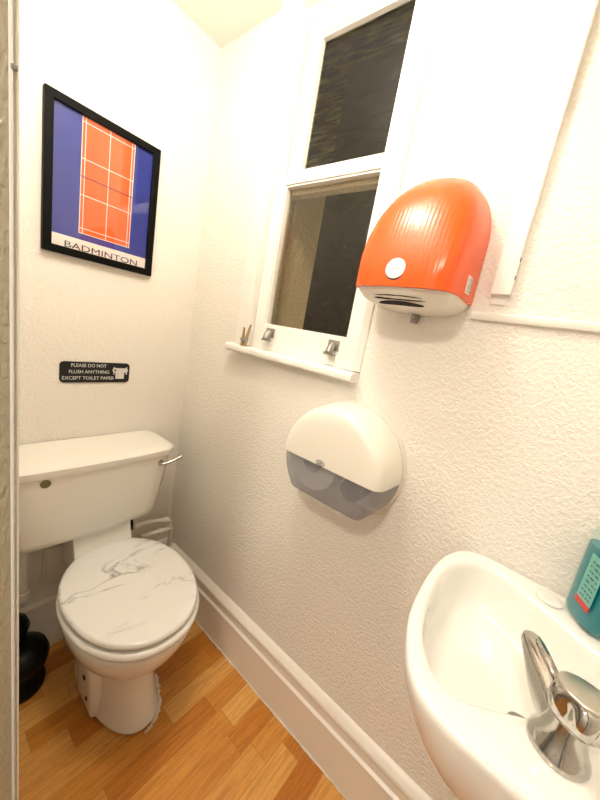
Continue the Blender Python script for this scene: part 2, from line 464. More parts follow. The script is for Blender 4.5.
# outside: reveal and lightwell
b = MB()
b.box(.10, .26, -.40, -.30, 1.15, 2.4); b.box(.10, .26, -.95, -.80, 1.15, 2.4)
b.box(.10, .26, -.80, -.40, 2.26, 2.4); b.box(.10, .28, -.80, -.40, 1.12, 1.235)
struct(b.build('trim_2', M['render']), 'rendered outside reveal seen through the window glass', 'reveal')
b = MB(); b.box(1.05, 1.15, -2.2, .9, 0, 3.2)
struct(b.build('wall_outside', M['brick']), 'dark wall across the light well outside the window', 'wall')

# ================================================================ THINGS
# ---- ceiling lamp (just above the picture)
T = empty('ceiling_lamp', (LAMP[0], LAMP[1], H), 'round white globe lamp hanging under the ceiling above the toilet room', 'lamp')
b = MB(); b.lathe([(.055, 0), (.058, -.006), (.050, -.020), (.020, -.030), (.018, -.050), (.026, -.056), (.026, -.064)], (LAMP[0], LAMP[1], H), 32)
auto_smooth(b.build('base', M['plastic'], T))
b = MB(); b.lathe([(.065 * math.sin(a), -.065 * math.cos(a)) for a in [math.radians(3 + i * 12) for i in range(14)]], LAMP, 32)
b.build('globe', M['globe_em'], T, True)
HT = empty('hall_fill_lamp', (-1.50, -1.15, H), 'unseen round flush lamp added on the hallway ceiling as fill light', 'lamp')  # fixture added out of view to go with the fill light
b = MB(); b.lathe([(.10, 0), (.105, -.006), (.105, -.022), (.095, -.028)], (-1.50, -1.15, H), 32); auto_smooth(b.build('base', M['plastic'], HT))
b = MB(); b.lathe([(.095, -.026), (.094, -.042), (.085, -.054), (.065, -.060), (.02, -.062)], (-1.50, -1.15, H), 32); auto_smooth(b.build('diffuser', M['fill_em'], HT), 60)

# ---- toilet
TX = -.357
def egg(cx, hw, yf, yb, z, n=40, p=2.2, wide=.46):
    yc = yb + (yf - yb) * wide
    out = []
    for i in range(n):
        a = 2 * PI * i / n
        c, s = math.cos(a), math.sin(a)
        x = hw * math.copysign(abs(c) ** (2 / p), c)
        yy = math.copysign(abs(s) ** (2 / p), s)
        y = yc + ((yb - yc) * yy if yy > 0 else (yc - yf) * yy)
        out.append((cx + x, y, z))
    return out
T = empty('toilet', (TX, -.32, 0), 'white close-coupled toilet with marble-patterned lid against the back wall', 'toilet')
b = MB()
R_ = []
for z, hw, yf, yb in [(0, .106, -.548, -.10), (.012, .106, -.548, -.10), (.02, .101, -.541, -.10), (.10, .095, -.512, -.105),
                      (.17, .094, -.488, -.11), (.205, .100, -.493, -.11), (.225, .116, -.515, -.11), (.245, .134, -.545, -.115), (.262, .142, -.558, -.12),
                      (.272, .152, -.572, -.12), (.30, .166, -.594, -.13), (.34, .178, -.612, -.14), (.375, .184, -.622, -.15), (.392, .185, -.624, -.15), (.400, .180, -.618, -.152)]:
    R_.append(egg(TX, hw, yf, yb, z))
b.loft(R_)
o = subsurf(b.build('bowl', M['china'], T, True), 1)
b = MB()
for z, xx, y in ((.15, 0, -.235), (.085, 0, -.275)):
    pass
# side flange with two bolt holes
fl = MB()
fl.loft([[(TX - .075, y, z) for y, z in ((-0.260, .0), (-0.420, .0), (-0.420, .12), (-0.390, .20), (-0.300, .215), (-0.260, .17))],
         [(TX - .112, y, z) for y, z in ((-0.275, .0), (-0.405, .0), (-0.405, .10), (-0.380, .175), (-0.310, .19), (-0.275, .15))]])
subsurf(bevel(fl.build('side_flange', M['china'], T, True), .012, 2), 1)
for hr, hy, hz in ((.0085, -.350, .125), (.0065, -.375, .065)):
    hb = MB(); hb.lathe([(hr, -.003), (hr, .0015)], (TX - .1125, hy, hz), 16, axis=(-1, 0, 0)); hb.build('fixing_hole', M['dark'], T)
# rough sealant round the foot
pts = [Vector((TX + .108 * math.cos(a), -.31 + .242 * math.sin(a), .003)) for a in [math.radians(-92 + i * 1.9) for i in range(42)]]
b = MB(); b.tube([p + Vector((random.uniform(-.0015, .003), random.uniform(-.003, .0015), 0)) for p in pts], [random.uniform(.003, .0085) * (1.5 if 8 < i < 36 else .6) for i in range(42)], 8)
b.build('foot_sealant', M['sealant'], T, True)
# seat and lid
def slab(name, hw, yf, yb, z0, z1, r, m, dome=0., wide=.47):
    b = MB(); cx = TX
    mid = (yf + yb) / 2
    def sc_(k, z):
        return egg(cx, hw - k, yf + k, yb - k, z, 56, 2.12, wide)
    rings = [sc_(r, z0), sc_(r * .3, z0 + r * .3), sc_(0, z0 + r), sc_(0, z1 - r), sc_(r * .3, z1 - r * .3), sc_(r, z1)]
    for k in (.03, .07, .11, .15): rings.append(sc_(k, z1 + dome * (1 - (1 - k / .17) ** 2)))
    b.loft(rings)
    return b.build(name, m, T, True)
slab('seat', .190, -.632, -.150, .402, .424, .009, M['china'])
slab('lid', .184, -.622, -.148, .430, .450, .008, M['marble'], .004)
b = MB(); 
for s in (-.07, .07):
    b = MB(); b.lathe([(.012, 0), (.012, .03), (.009, .034)], (TX + s, -.137, .40), 16); auto_smooth(b.build('hinge', M['plastic'], T))
# china shelf between bowl and cistern
b = MB(); b.prism_x([(-.045, .36), (-.165, .36), (-.178, .42), (-.150, .50), (-.150, .537), (-.045, .537)], TX - .095, TX + .095)
bevel(b.build('shelf', M['china'], T), .006, 3)
# cistern tank
CX0, CX1 = -.632, -.127
def tank_ring(z, x0, x1, yf, bow=.018, yb=-.005, n=14):
    r = []
    for i in range(n + 1):
        t = i / n; x = x0 + (x1 - x0) * t
        e = min(t, 1 - t) * (x1 - x0)
        rc = .025
        dd = bow * (1 - (2 * t - 1) ** 2)
        corner = (rc - math.sqrt(max(rc * rc - (rc - min(e, rc)) ** 2, 0))) if e < rc else 0
        r.append((x, yf - dd + corner, z))
    r.append((x1, yb, z)); r.append((x0, yb, z))
    return r
b = MB()
b.loft([tank_ring(.516, CX0 + .030, CX1 - .055, -.150, .012), tank_ring(.523, CX0 + .020, CX1 - .042, -.158, .016), tank_ring(.548, CX0 + .014, CX1 - .034, -.164), tank_ring(.66, CX0 + .010, CX1 - .018, -.174), tank_ring(.776, CX0 + .006, CX1 - .006, -.182)])
o = auto_smooth(b.build('cistern_tank', M['cistern'], T), 50)
b = MB()
b.loft([tank_ring(.773, CX0 - .002, CX1 + .002, -.187, .014), tank_ring(.778, CX0 - .006, CX1 + .006, -.191, .014), tank_ring(.799, CX0 - .006, CX1 + .006, -.191, .014),
        tank_ring(.806, CX0 + .002, CX1 - .002, -.182, .014), tank_ring(.813, CX0 + .03, CX1 - .03, -.150), tank_ring(.816, CX0 + .06, CX1 - .06, -.10)])
o = auto_smooth(b.build('cistern_lid', M['cistern'], T), 50)
b = MB(); b.lathe([(.013, 0), (.013, .003), (.010, .005)], (-.541, -.190, .758), 24, axis=(0, -1, 0))
b.build('blanking_cap', M['brass'], T, True)['label'] = 'round dull brass cap'
LV = MB(); LV.lathe([(.012, 0), (.012, .006), (.008, .010), (.007, .02)], (-.186, -.180, .748), 20, axis=(0, -1, 0))
LV.tube([(-.186, -.203, .748), (-.170, -.210, .752), (-.148, -.214, .760), (-.118, -.216, .770)], [.006, .0055, .005, .0065], 12)
auto_smooth(LV.build('flush_lever', M['chrome'], T), 50)['label'] = 'chrome flush lever'

# ---- pipes right of toilet
pr = .0085
T = empty('supply_pipe', (-.10, -.08, .235), 'white painted water pipe looping from cistern to the corner', 'pipe')
b = MB(); b.tube([(-.245, -.105, .445), (-.20, -.10, .438)] + [(-.16, -.095, .432), (-.075, -.095, .408), (-.062, -.092, .400), (-.055, -.088, .388), (-.053, -.085, .372), (-.053, -.085, .352)], pr, 12)
b.build('pipe', M['gloss'], T, True)
b = MB(); b.tube([(-.19, -.095, .375), (-.10, -.092, .360), (-.05, -.085, .352), (-.04, -.082, .345), (-.038, -.075, .325), (-.038, -.07, .237)], pr, 12)
b.build('lower_pipe', M['gloss'], T, True)
for pr_, c_, ax_, n_ in (([(.010, 0), (.013, .002), (.013, .022), (.010, .024)], (-.228, -.104, .441), (.5, .03, -.07), 8),
                         ([(.0095, 0), (.012, .002), (.012, .018), (.0095, .02)], (-.090, -.0945, .412), (.5, .03, -.15), 16),
                         ([(.0095, 0), (.012, .002), (.012, .018), (.0095, .02)], (-.110, -.093, .362), (.5, .03, -.08), 16)):
    b = MB(); b.lathe(pr_, c_, n_, axis=ax_); auto_smooth(b.build('coupling', M['gloss'], T))
b = MB(); b.lathe([(.014, 0), (.014, .022), (.010, .026)], (-.245, -.105, .437), 16, axis=(0, 0, 1)); b.box(-.257, -.235, -.115, -.095, .460, .534, bev=.003)
b.build('valve', M['black'], T)['label'] = 'dark inlet nut under the cistern'
# overflow / waste pipe on left
T = empty('waste_pipe', (-.562, -.034, .235), 'white vertical pipe below the left side of the cistern', 'pipe')
b = MB(); b.tube([(-.562, -.034, .515), (-.562, -.034, .235)], .016, 16); auto_smooth(b.build('pipe', M['gloss'], T), 50)
b = MB(); b.lathe([(.017, 0), (.022, .003), (.022, .028), (.017, .03)], (-.562, -.034, .25), 20); auto_smooth(b.build('coupling', M['gloss'], T))
# access panel
b = MB(); b.box(-.50, -.36, -.010, -.001, .255, .40, bev=.002); b.box(-.492, -.368, -.013, -.009, .263, .392, bev=.002)
tag(b.build('access_panel', M['skirting']), 'small square painted panel on the wall under the cistern', 'panel')

# ---- black toilet brush
T = empty('toilet_brush', (-.590, -.150, 0), 'black toilet brush in a round holder beside the toilet', 'toilet brush')
b = MB(); b.lathe([(.060, 0), (.066, .004), (.068, .02), (.052, .05), (.050, .075), (.074, .10), (.078, .125), (.070, .15), (.045, .165), (.030, .17)], (-.590, -.150, 0), 32)
auto_smooth(b.build('holder', M['black'], T), 60)
b = MB(); b.lathe([(.030, .17), (.042, .185), (.048, .21), (.040, .235), (.020, .25), (.008, .26), (.007, .36), (.011, .37), (.011, .42), (.006, .43)], (-.604, -.105, 0), 24)
auto_smooth(b.build('handle', M['black'], T), 60)

# ---- sign above cistern
T = empty('notice_plaque', (-.353, 0, 1.055), 'small black notice plaque with rounded corners above the cistern', 'sign')
def rrect(x0, x1, z0, z1, r, k=6):
    out = []
    for cx, cz, a0 in ((x1 - r, z1 - r, 0), (x0 + r, z1 - r, 90), (x0 + r, z0 + r, 180), (x1 - r, z0 + r, 270)):
        for i in range(k + 1):
            a = math.radians(a0 + 90 * i / k); out.append((cx + r * math.cos(a), cz + r * math.sin(a)))
    return out
b = MB(); rr_ = rrect(-.464, -.243, 1.020, 1.0925, .013)
b.loft([[(x, -.0005, z) for x, z in rr_], [(x, -.004, z) for x, z in rr_]])
b.build('plate', mat('matt_black', (.008, .008, .008), .85), T)
RX = Matrix.Rotation(PI / 2, 4, 'X')
for i, (s, w, x) in enumerate((('PLEASE DO NOT', .108, -.432), ('FLUSH ANYTHING', .124, -.438), ('EXCEPT TOILET PAPER', .160, -.457))):
    text_mesh(s, .0165, 'lettering', M['letter'], T, Matrix.Translation((x, -.0042, 1.0750 - .0222 * i)) @ RX, .0003, w)
b = MB()
b.box(-.292, -.262, -.0048, -.004, 1.034, 1.074)
b.lathe([(.009, 0), (.009, .0006)], (-.294, -.0042, 1.066), 16, axis=(0, -1, 0)); b.lathe([(.009, 0), (.009, .0006)], (-.258, -.0042, 1.066), 16, axis=(0, -1, 0))
b.box(-.299, -.296, -.0048, -.004, 1.050, 1.078); b.box(-.256, -.252, -.0048, -.004, 1.050, 1.078)
b.box(-.262, -.256, -.0048, -.004, 1.058, 1.074)
b.build('roll_symbol', M['letter'], T)
b = MB(); b.lathe([(.0035, 0), (.0035, .0005)], (-.294, -.0048, 1.066), 12, axis=(0, -1, 0)); b.build('roll_symbol_core', M['black'], T)

# ---- poster
PX0, PX1, PZ0, PZ1 = -.518, -.197, 1.424, 1.8385
T = empty('framed_poster', ((PX0 + PX1) / 2, 0, PZ0), 'blue and orange badminton court poster in a black frame', 'poster')
fw = .0215
b = MB()
outer = [(PX0, PZ0), (PX1, PZ0), (PX1, PZ1), (PX0, PZ1)]
inner = [(PX0 + fw, PZ0 + fw), (PX1 - fw, PZ0 + fw), (PX1 - fw, PZ1 - fw), (PX0 + fw, PZ1 - fw)]
vs = [(x, -.001, z) for x, z in outer] + [(x, -.021, z) for x, z in outer] + [(x, -.021, z) for x, z in inner] + [(x, -.001, z) for x, z in inner]
fs = []
for i in range(4):
    k = (i + 1) % 4
    for lv in (0, 4, 8): fs.append((lv + i, lv + k, lv + 4 + k, lv + 4 + i))
    fs.append((12 + i, 12 + k, k, i))
b.add(vs, fs); bevel(b.build('frame', M['blackframe'], T), .0012)
b = MB(); yq = [-.0105]
def q(x0, x1, z0, z1, mi, lift):
    y = -.0100 - .0003 * lift
    b.add([(x0, y, z0), (x1, y, z0), (x1, y, z1), (x0, y, z1)], [(0, 1, 2, 3)], mi)
b.box(PX0 + fw, PX1 - fw, -.0098, -.002, PZ0 + fw, PZ1 - fw, 0)
q(PX0 + fw, PX1 - fw, PZ0 + fw, 1.4795, 2, 1)
q(-.426, -.277, 1.498, 1.819, 1, 1)
lw = .0011
for x in (-.426, -.417, -.351, -.286, -.2775): q(x - lw, x + lw, 1.498, 1.819, 2, 2)
for z in (1.499, 1.514, 1.608, 1.707, 1.803, 1.818): q(-.426, -.277, z - lw, z + lw, 2, 2)
q(-.426, -.277, 1.6585 - .0013, 1.6585 + .0013, 3, 3)
b.build('poster_print', [M['blue'], M['porange'], M['pwhite'], M['navy']], T)
text_mesh('BADMINTON', .0255, 'lettering', M['navy'], T, Matrix.Translation((-.462, -.0107, 1.4475)) @ RX, .0002, .215)
b = MB(); b.box(PX0 + fw, PX1 - fw, -.0145, -.0130, PZ0 + fw, PZ1 - fw); b.build('glazing', M['poster_glass'], T)

# ---- hand dryer
DC = -.957
T = empty('hand_dryer', (0, DC, 1.445), 'orange ribbed hand dryer with white underside right of the window', 'hand dryer')
def arch(x, cy, hw, zb, zt, n=36, p=2.35, taper=1.0, skew=0.):
    """closed outline: flat bottom, arched top, in the plane x"""
    out = []
    zs = zb + (zt - zb) * .42
    for i in range(n + 1):
        a = PI * i / n
        c, s = math.cos(a), math.sin(a)
        y = cy + hw * math.copysign(abs(c) ** (2 / p), c) * (1 if 1 else 1)
        z = zs + (zt - zs) * abs(s) ** (2 / p)
        out.append((x, y, z))
    k = 6
    hb_ = hw * taper
    for i in range(1, k + 1): out.append((x, cy - hw + (hw - hb_) * i / k, zs + (zb - zs) * i / k))
    for i in range(1, 16): out.append((x, cy - hb_ + 2 * hb_ * i / 16, zb))
    for i in range(0, k): out.append((x, cy + hb_ + (hw - hb_) * i / k, zb + (zs - zb) * i / k))
    return out
b = MB()
st = [(0, .115, 1.704), (-.040, .1145, 1.698), (-.068, .113, 1.686), (-.092, .112, 1.668), (-.113, .109, 1.643), (-.130, .106, 1.610), (-.144, .101, 1.568), (-.153, .093, 1.530), (-.159, .078, 1.500), (-.162, .050, 1.475)]
rings = [arch(x, DC, hw, 1.446, zt) for x, hw, zt in st]
b.loft(rings)
o = b.build('cover', M['orange'], T, True); auto_smooth(o, 55); o['label'] = 'orange ribbed plastic cover'
# white underside: follows the plan of the cover, bellied
b = MB()
def plan(k, z, back=0.):
    pts = []
    n = 20
    for i in range(n + 1):
        t = i / n; a = PI * t
        c, s = math.cos(a), math.sin(a)
        y = DC + .111 * k * math.copysign(abs(c) ** .55, c)
        x = -.002 - (.158 * k) * abs(s) ** .55
        pts.append((min(x, -.002), y, z + (.0)))
    return pts
def plan2(k, z):
    pts = []
    for s_ in [(-1., 0.), (-1., .4), (-.985, .70), (-.93, .82), (-.80, .90), (-.6, .95), (-.3, .985), (0, 1.), (.3, .985), (.6, .95), (.80, .90), (.93, .82), (.985, .70), (1., .4), (1., 0.)]:
        pts.append((-.002 - .154 * k * s_[1], DC + .108 * k * s_[0], z))
    return pts
rings = [plan2(1.0, 1.452), plan2(1.0, 1.445)]
for k, z in ((.97, 1.437), (.90, 1.428), (.78, 1.421), (.6, 1.416), (.3, 1.413)):
    rings.append([(x, y, z) for x, y, z in plan2(k, z)])
b.loft(rings)
auto_smooth(b.build('underside', M['dryer_white'], T), 50)['label'] = 'white plastic underside with outlet'
def under_z(x, y):
    k = ((abs(y - DC) / .108) ** 3 + (abs(x) / .154) ** 3) ** (1 / 3)
    T_ = [(0, 1.4125), (.3, 1.413), (.6, 1.416), (.78, 1.421), (.90, 1.428), (.97, 1.437), (1.0, 1.445), (1.2, 1.452)]
    for (a, za), (c, zc) in zip(T_, T_[1:]):
        if k <= c: return za + (zc - za) * (k - a) / (c - a)
    return 1.452
for x0, y0, y1, wd, bow in ((-.128, -1.030, -.880, .010, .012), (-.110, -1.008, -.905, .016, .010)):
    b = MB(); n = 18; a_, c_ = [], []
    for i in range(n + 1):
        t = i / n; y = y0 + (y1 - y0) * t; e = 1 - (2 * t - 1) ** 2
        for lst, sg in ((a_, -1), (c_, 1)):
            x = x0 - bow * e + sg * wd * e ** .5 * .5; lst.append((x, y, under_z(x, y) - .0030))
    ring = a_ + c_[::-1][1:-1]
    b.loft([ring, [(x, y, zz + .006) for x, y, zz in ring]]); b.build('outlet', M['dark'], T)
b = MB(); b.lathe([(.0235, 0), (.0235, .0045), (.0225, .0060)], (-.1545, -.950, 1.480), 32, axis=(-1, 0, .12))
bd = auto_smooth(b.build('badge_ring', M['navy'], T))
b = MB(); b.lathe([(.0205, .004), (.0205, .0072), (.018, .0078)], (-.1545, -.950, 1.480), 32, axis=(-1, 0, .12)); auto_smooth(b.build('badge', M['pwhite'], T))['label'] = 'round white badge'
b = MB(); b.box(-.1634, -.1624, -.960, -.941, 1.4805, 1.4820); b.build('badge_mark', mat('badge_print', (.62, .74, .72), .5), T)
b = MB(); b.box(-.078, -.028, DC - .1142, DC - .1128, 1.458, 1.492)
lb = b.build('rating_label', M['pwhite'], T)
b = MB()
for i in range(5):
    b.box(-.072, -.034 - (.008 if i % 2 else 0), DC - .1147, DC - .1140, 1.463 + i * .0055, 1.4652 + i * .0055)
o = b.build('label_print', M['grey'], None); o.parent = lb
b = MB(); b.box(-.024, -.001, -.965, -.951, 1.392, 1.418, bev=.003); b.lathe([(.005, 0), (.005, .008)], (-.024, -.958, 1.404), 12, axis=(-1, 0, 0))
tag(b.build('dryer_bracket', M['dullmetal']), 'small metal bracket on the wall under the orange dryer', 'bracket')

# ---- jumbo toilet-roll dispenser
RC, RZ, RR = -.867, 1.003, .161
T = empty('toilet_roll_dispenser', (0, RC, RZ), 'round white jumbo toilet-roll dispenser with smoky lower window', 'dispenser')
def disc_ring(x, r, z0=None, z1=None, n=72, sy=1.0):
    out = []
    for i in range(n):
        a = 2 * PI * i / n
        y = RC + r * sy * math.cos(a); z = RZ + r * math.sin(a)
        if z0 is not None: z = max(z, z0)
        if z1 is not None: z = min(z, z1)
        out.append((x, y, z))
    return out
SP = .998
b = MB()
b.loft([disc_ring(-.001, RR + .003, .890), disc_ring(-.0215, RR + .001, .890)])
auto_smooth(b.build('back_plate', M['plastic'], T), 50)
b = MB()
b.loft([disc_ring(-.024, RR, SP), disc_ring(-.100, RR - .006, SP), disc_ring(-.115, RR - .011, SP), disc_ring(-.125, RR - .020, SP), disc_ring(-.1285, RR - .031, SP), disc_ring(-.129, RR - .06, SP)], False, True)
def open_at(b, zv):      # drop the horizontal faces on the cut line so the shell stays hollow
    b.f = [f for f in b.f if not all(abs(b.v[i][2] - zv) < 1e-6 for i in f)]; b.mi = [0] * len(b.f)
open_at(b, SP)
auto_smooth(b.build('cover', M['plastic'], T), 50)
b = MB(); b.loft([disc_ring(-.0215, RR - .002, SP), disc_ring(-.0245, RR - .002, SP)]); b.build('seam_shade', M['dark'], T)  # near-black ring painting the shade between cover and back plate
b = MB()
zb_ = .893
b.loft([disc_ring(-.024, RR - .002, zb_, SP), disc_ring(-.098, RR - .008, zb_, SP), disc_ring(-.112, RR - .014, zb_ + .004, SP), disc_ring(-.121, RR - .024, zb_ + .011, SP), disc_ring(-.1245, RR - .036, zb_ + .02, SP)], False, True)
open_at(b, SP)
w_ = auto_smooth(b.build('window', M['smoke'], T), 50); w_['label'] = 'grey see-through lower window'
b = MB()
for i in range(22):
    y = RC - .075 + .0072 * i
    b.box(-.113, -.108, y, y + .004, zb_ - .004, zb_ + .003)
b.build('tear_teeth', M['plastic'], T)
# embossed oval mark
b = MB(); pts = [(-.1295, -.850 + .0125 * math.cos(a) , 1.006 + .0065 * math.sin(a)) for a in [2 * PI * i / 24 for i in range(25)]]
b.tube(pts, .0012, 6)
for dy in (-.005, 0, .005): b.box(-.1305, -.1285, -.850 + dy - .0008, -.850 + dy + .0008, 1.002, 1.009)
b.tube([(-.1298, -.856, 1.003), (-.1298, -.852, 1.0085), (-.1298, -.848, 1.003), (-.1298, -.844, 1.008)], .0008, 6)
b.build('embossed_mark', M['grey'], T)
# rolls inside, resting in the housing
for yc, r_, rc in ((-.806, .078, .030),):
    g = empty('paper_roll', (-.03, yc, .985), 'large paper roll behind the smoky window, left side', 'toilet roll')
    b = MB(); n = 40
    def rg(x, r, yc=yc, zc=.985): return [(x, yc + r * math.cos(2 * PI * j / n), zc + r * math.sin(2 * PI * j / n)) for j in range(n)]
    b.loft([rg(-.03, rc), rg(-.03, r_), rg(-.098, r_), rg(-.098, rc), rg(-.03, rc)], False, False)
    auto_smooth(b.build('paper', M['paper'], g), 40)
    b = MB(); b.loft([rg(-.03, rc - .001), rg(-.097, rc - .001)], False, False); b.build('core', M['paper'], g)
g = empty('spent_paper_roll', (-.03, -.935, .958), 'dark empty roll core behind the smoky window, right side', 'toilet roll')
b = MB(); n = 32
b.loft([[(x, -.935 + r * math.cos(2 * PI * j / n), .958 + r * math.sin(2 * PI * j / n)) for j in range(n)] for x, r in ((-.03, .012), (-.03, .030), (-.098, .030), (-.098, .012))], False, False)
auto_smooth(b.build('core', M['cardboard'], g), 40)

# ---- cable trunking and conduit
T = empty('cable_trunking', (0, -1.122, 1.47), 'vertical white cable trunking running up the wall beside the dryer', 'trunking')
b = MB(); b.box(-.018, -.0005, -1.140, -1.104, 1.470, H - .001); bevel(b.build('cover', M['gloss'], T), .002)
for z in (1.500, 1.535):
    b = MB(); b.box(-.0155, -.0125, -1.1412, -1.1395, z, z + .008); b.build('notch', M['dark'], T)
b = MB(); b.box(-.004, -.0005, -1.135, -1.108, 1.452, 1.470); b.lathe([(.0025, 0), (.0025, .001)], (-.004, -1.124, 1.462), 10, axis=(-1, 0, 0))
b.build('end_tab', [M['gloss']], T)
b = MB(); b.prism_y([(0, 1.417), (-.010, 1.417), (-.012, 1.420), (-.012, 1.431), (-.009, 1.434), (0, 1.434)], YF, -1.078)
tag(auto_smooth(b.build('cable_conduit', M['gloss'])), 'slim horizontal white conduit running along the wall right of the dryer', 'conduit')

# ---- basin
BS_ = .007
T = empty('wash_basin', (-.215, YF, .80), 'small white china wash basin in the near right corner', 'basin')
O_ = [(-.162, -1.168), (-.238, -1.169), (-.301, -1.175), (-.355, -1.190), (-.392, -1.207), (-.416, -1.228), (-.430, -1.260), (-.434, -1.32), (-.432, -1.40), (-.424, -1.47), (-.40, -1.495),
      (-.30, -1.498), (-.215, -1.498), (-.13, -1.498), (-.03, -1.495), (-.006, -1.47), (-.004, -1.40), (-.003, -1.32), (-.003, -1.262), (-.006, -1.225), (-.030, -1.196), (-.087, -1.175)]
I_ = [(-.21, -1.190), (-.28, -1.196), (-.335, -1.211), (-.370, -1.235), (-.381, -1.262), (-.366, -1.292), (-.335, -1.335), (-.312, -1.375), (-.298, -1.415), (-.270, -1.452), (-.21, -1.462),
      (-.150, -1.452), (-.125, -1.415), (-.100, -1.372), (-.074, -1.325), (-.052, -1.288), (-.043, -1.262), (-.052, -1.235), (-.085, -1.209), (-.14, -1.192)]
BC = Vector((-.212, -1.325))
def polar(ctrl, n=96):
    c = catmull(ctrl, 10)
    out = []
    for i in range(n):
        a = 2 * PI * i / n; d = Vector((math.cos(a), math.sin(a))); best = None
        for j in range(len(c)):
            p, q_ = c[j] - BC, c[(j + 1) % len(c)] - BC
            e = q_ - p; den = d.x * e.y - d.y * e.x
            if abs(den) < 1e-12: continue
            t = (p.x * e.y - p.y * e.x) / den; s = (p.x * d.y - p.y * d.x) / den
            if t > 0 and -1e-6 <= s <= 1 + 1e-6: best = t if best is None else max(best, t)
        out.append(best)
    return out
po, pi_ = polar([Vector(p) for p in O_]), polar([Vector(p) for p in I_])
NB = len(po)
def bring(rs, z, c=BC):
    return [(c.x + r * math.cos(2 * PI * i / NB), c.y + r * math.sin(2 * PI * i / NB), z) for i, r in enumerate(rs)]
def lerp(a, b_, t): return [x + (y - x) * t for x, y in zip(a, b_)]
DR = Vector((-.236, -1.356))
def toward(ring_, cpt, k, z):
    return [(cpt[0] + (x - cpt[0]) * k, cpt[1] + (y - cpt[1]) * k, z) for x, y, _ in ring_]
RT = .920
base_o = bring(po, 0)
back = (-.212, -1.46)
rings = [toward(base_o, back, .30, RT - .19), toward(base_o, back, .50, RT - .185), toward(base_o, back, .72, RT - .155), toward(base_o, back, .87, RT - .11), toward(base_o, back, .955, RT - .06), toward(base_o, back, .985, RT - .035),
         bring(lerp(po, pi_, .02), RT - .020), bring(po, RT - .010), bring(lerp(po, pi_, .04), RT - .003), bring(lerp(po, pi_, .16), RT),
         bring(lerp(po, pi_, .55), RT - .001), bring(lerp(po, pi_, .86), RT - .003), bring(lerp(po, pi_, 1.0), RT - .009)]
inr = bring(pi_, 0)
for k, z in ((.99, RT - .024), (.975, RT - .050), (.945, RT - .078), (.86, RT - .098), (.60, RT - .106), (.30, RT - .113), (.15, RT - .116)):
    rings.append(toward(inr, DR, k, z))
rings.append([(DR.x + .0215 * math.cos(2 * PI * i / NB), DR.y + .0215 * math.sin(2 * PI * i / NB), RT - .118) for i in range(NB)])
# keep clear of the walls
rings = [[(min(x, -.0015), max(y, YF + .001), z) for x, y, z in r] for r in rings]
b = MB(); b.loft(rings, True, True)
subsurf(b.build('bowl', M['china'], T, True), 1)
b = MB(); b.lathe([(.020, RT - .1165), (.0205, RT - .1155), (.017, RT - .1155), (.015, RT - .119), (.004, RT - .1195)], (DR.x, DR.y, 0), 32)
auto_smooth(b.build('drain', M['dullmetal'], T), 50)
b = MB(); b.lathe([(.0215, 0), (.0215, .0018), (.018, .0034), (.008, .0040)], (-.052, -1.357, RT - .001), 40)
auto_smooth(b.build('tap_hole_cover', M['china'], T), 60)

# ---- basin tap
TB = Vector((-.355, -1.367, RT - .001))
T = empty('basin_tap', TB, 'chrome pillar tap with faceted round handle on the basin corner', 'tap')
d = Vector((.090, .046, 0)).normalized(); sd = Vector((-d.y, d.x, 0))
def cr(cen, up, side, w, h, n=24, p=2.6, flat=0):
    out = []
    for i in range(n):
        a = 2 * PI * i / n; c, s = math.cos(a), math.sin(a)
        out.append(cen + side * (w * math.copysign(abs(c) ** (2 / p), c)) + up * (h * math.copysign(abs(s) ** (2 / p), s)))
    return out
UP = Vector((0, 0, 1))
b = MB()
# body: flared base rising to a column
b.loft([[TB + Vector((math.cos(a) * r, math.sin(a) * r, z)) + d * o_ for a in [2 * PI * i / 32 for i in range(32)]] for r, z, o_ in
        ((.029, 0, 0), (.030, .003, 0), (.029, .007, 0), (.0255, .014, 0), (.022, .022, 0), (.0195, .034, 0), (.018, .046, -.001), (.0165, .054, -.002))])
auto_smooth(b.build('body', M['chrome'], T), 60)
b = MB()
sp = []
for t, w, z0_, z1_ in ((-.004, .017, .004, .050), (.010, .0175, .004, .051), (.022, .0165, .006, .053), (.035, .0155, .006, .0555), (.050, .0150, .014, .058), (.064, .0140, .026, .060), (.078, .0132, .038, .0605), (.086, .0120, .0435, .0595), (.091, .0080, .046, .058), (.0930, .004, .049, .055)):
    h = (z1_ - z0_) / 2; z = (z1_ + z0_) / 2
    t *= 1.09
    sp.append(cr(TB + d * t + UP * z, UP, sd, w, h, 28, 3.0))
b.loft(sp)
b.lathe([(.0085, 0), (.0085, .010), (.0070, .0105)], TB + d * .089 + UP * .0365, 20, axis=(0, 0, 1))
auto_smooth(b.build('spout', M['chrome'], T), 50)
# raised rib along the spout
b = MB(); b.tube([TB + d * t + UP * z for t, z in ((.028, .0535), (.045, .0565), (.062, .0590), (.076, .0600), (.083, .0595))], [.0035, .0040, .0042, .004, .002], 10)
b.build('spout_rib', M['chrome'], T, True)
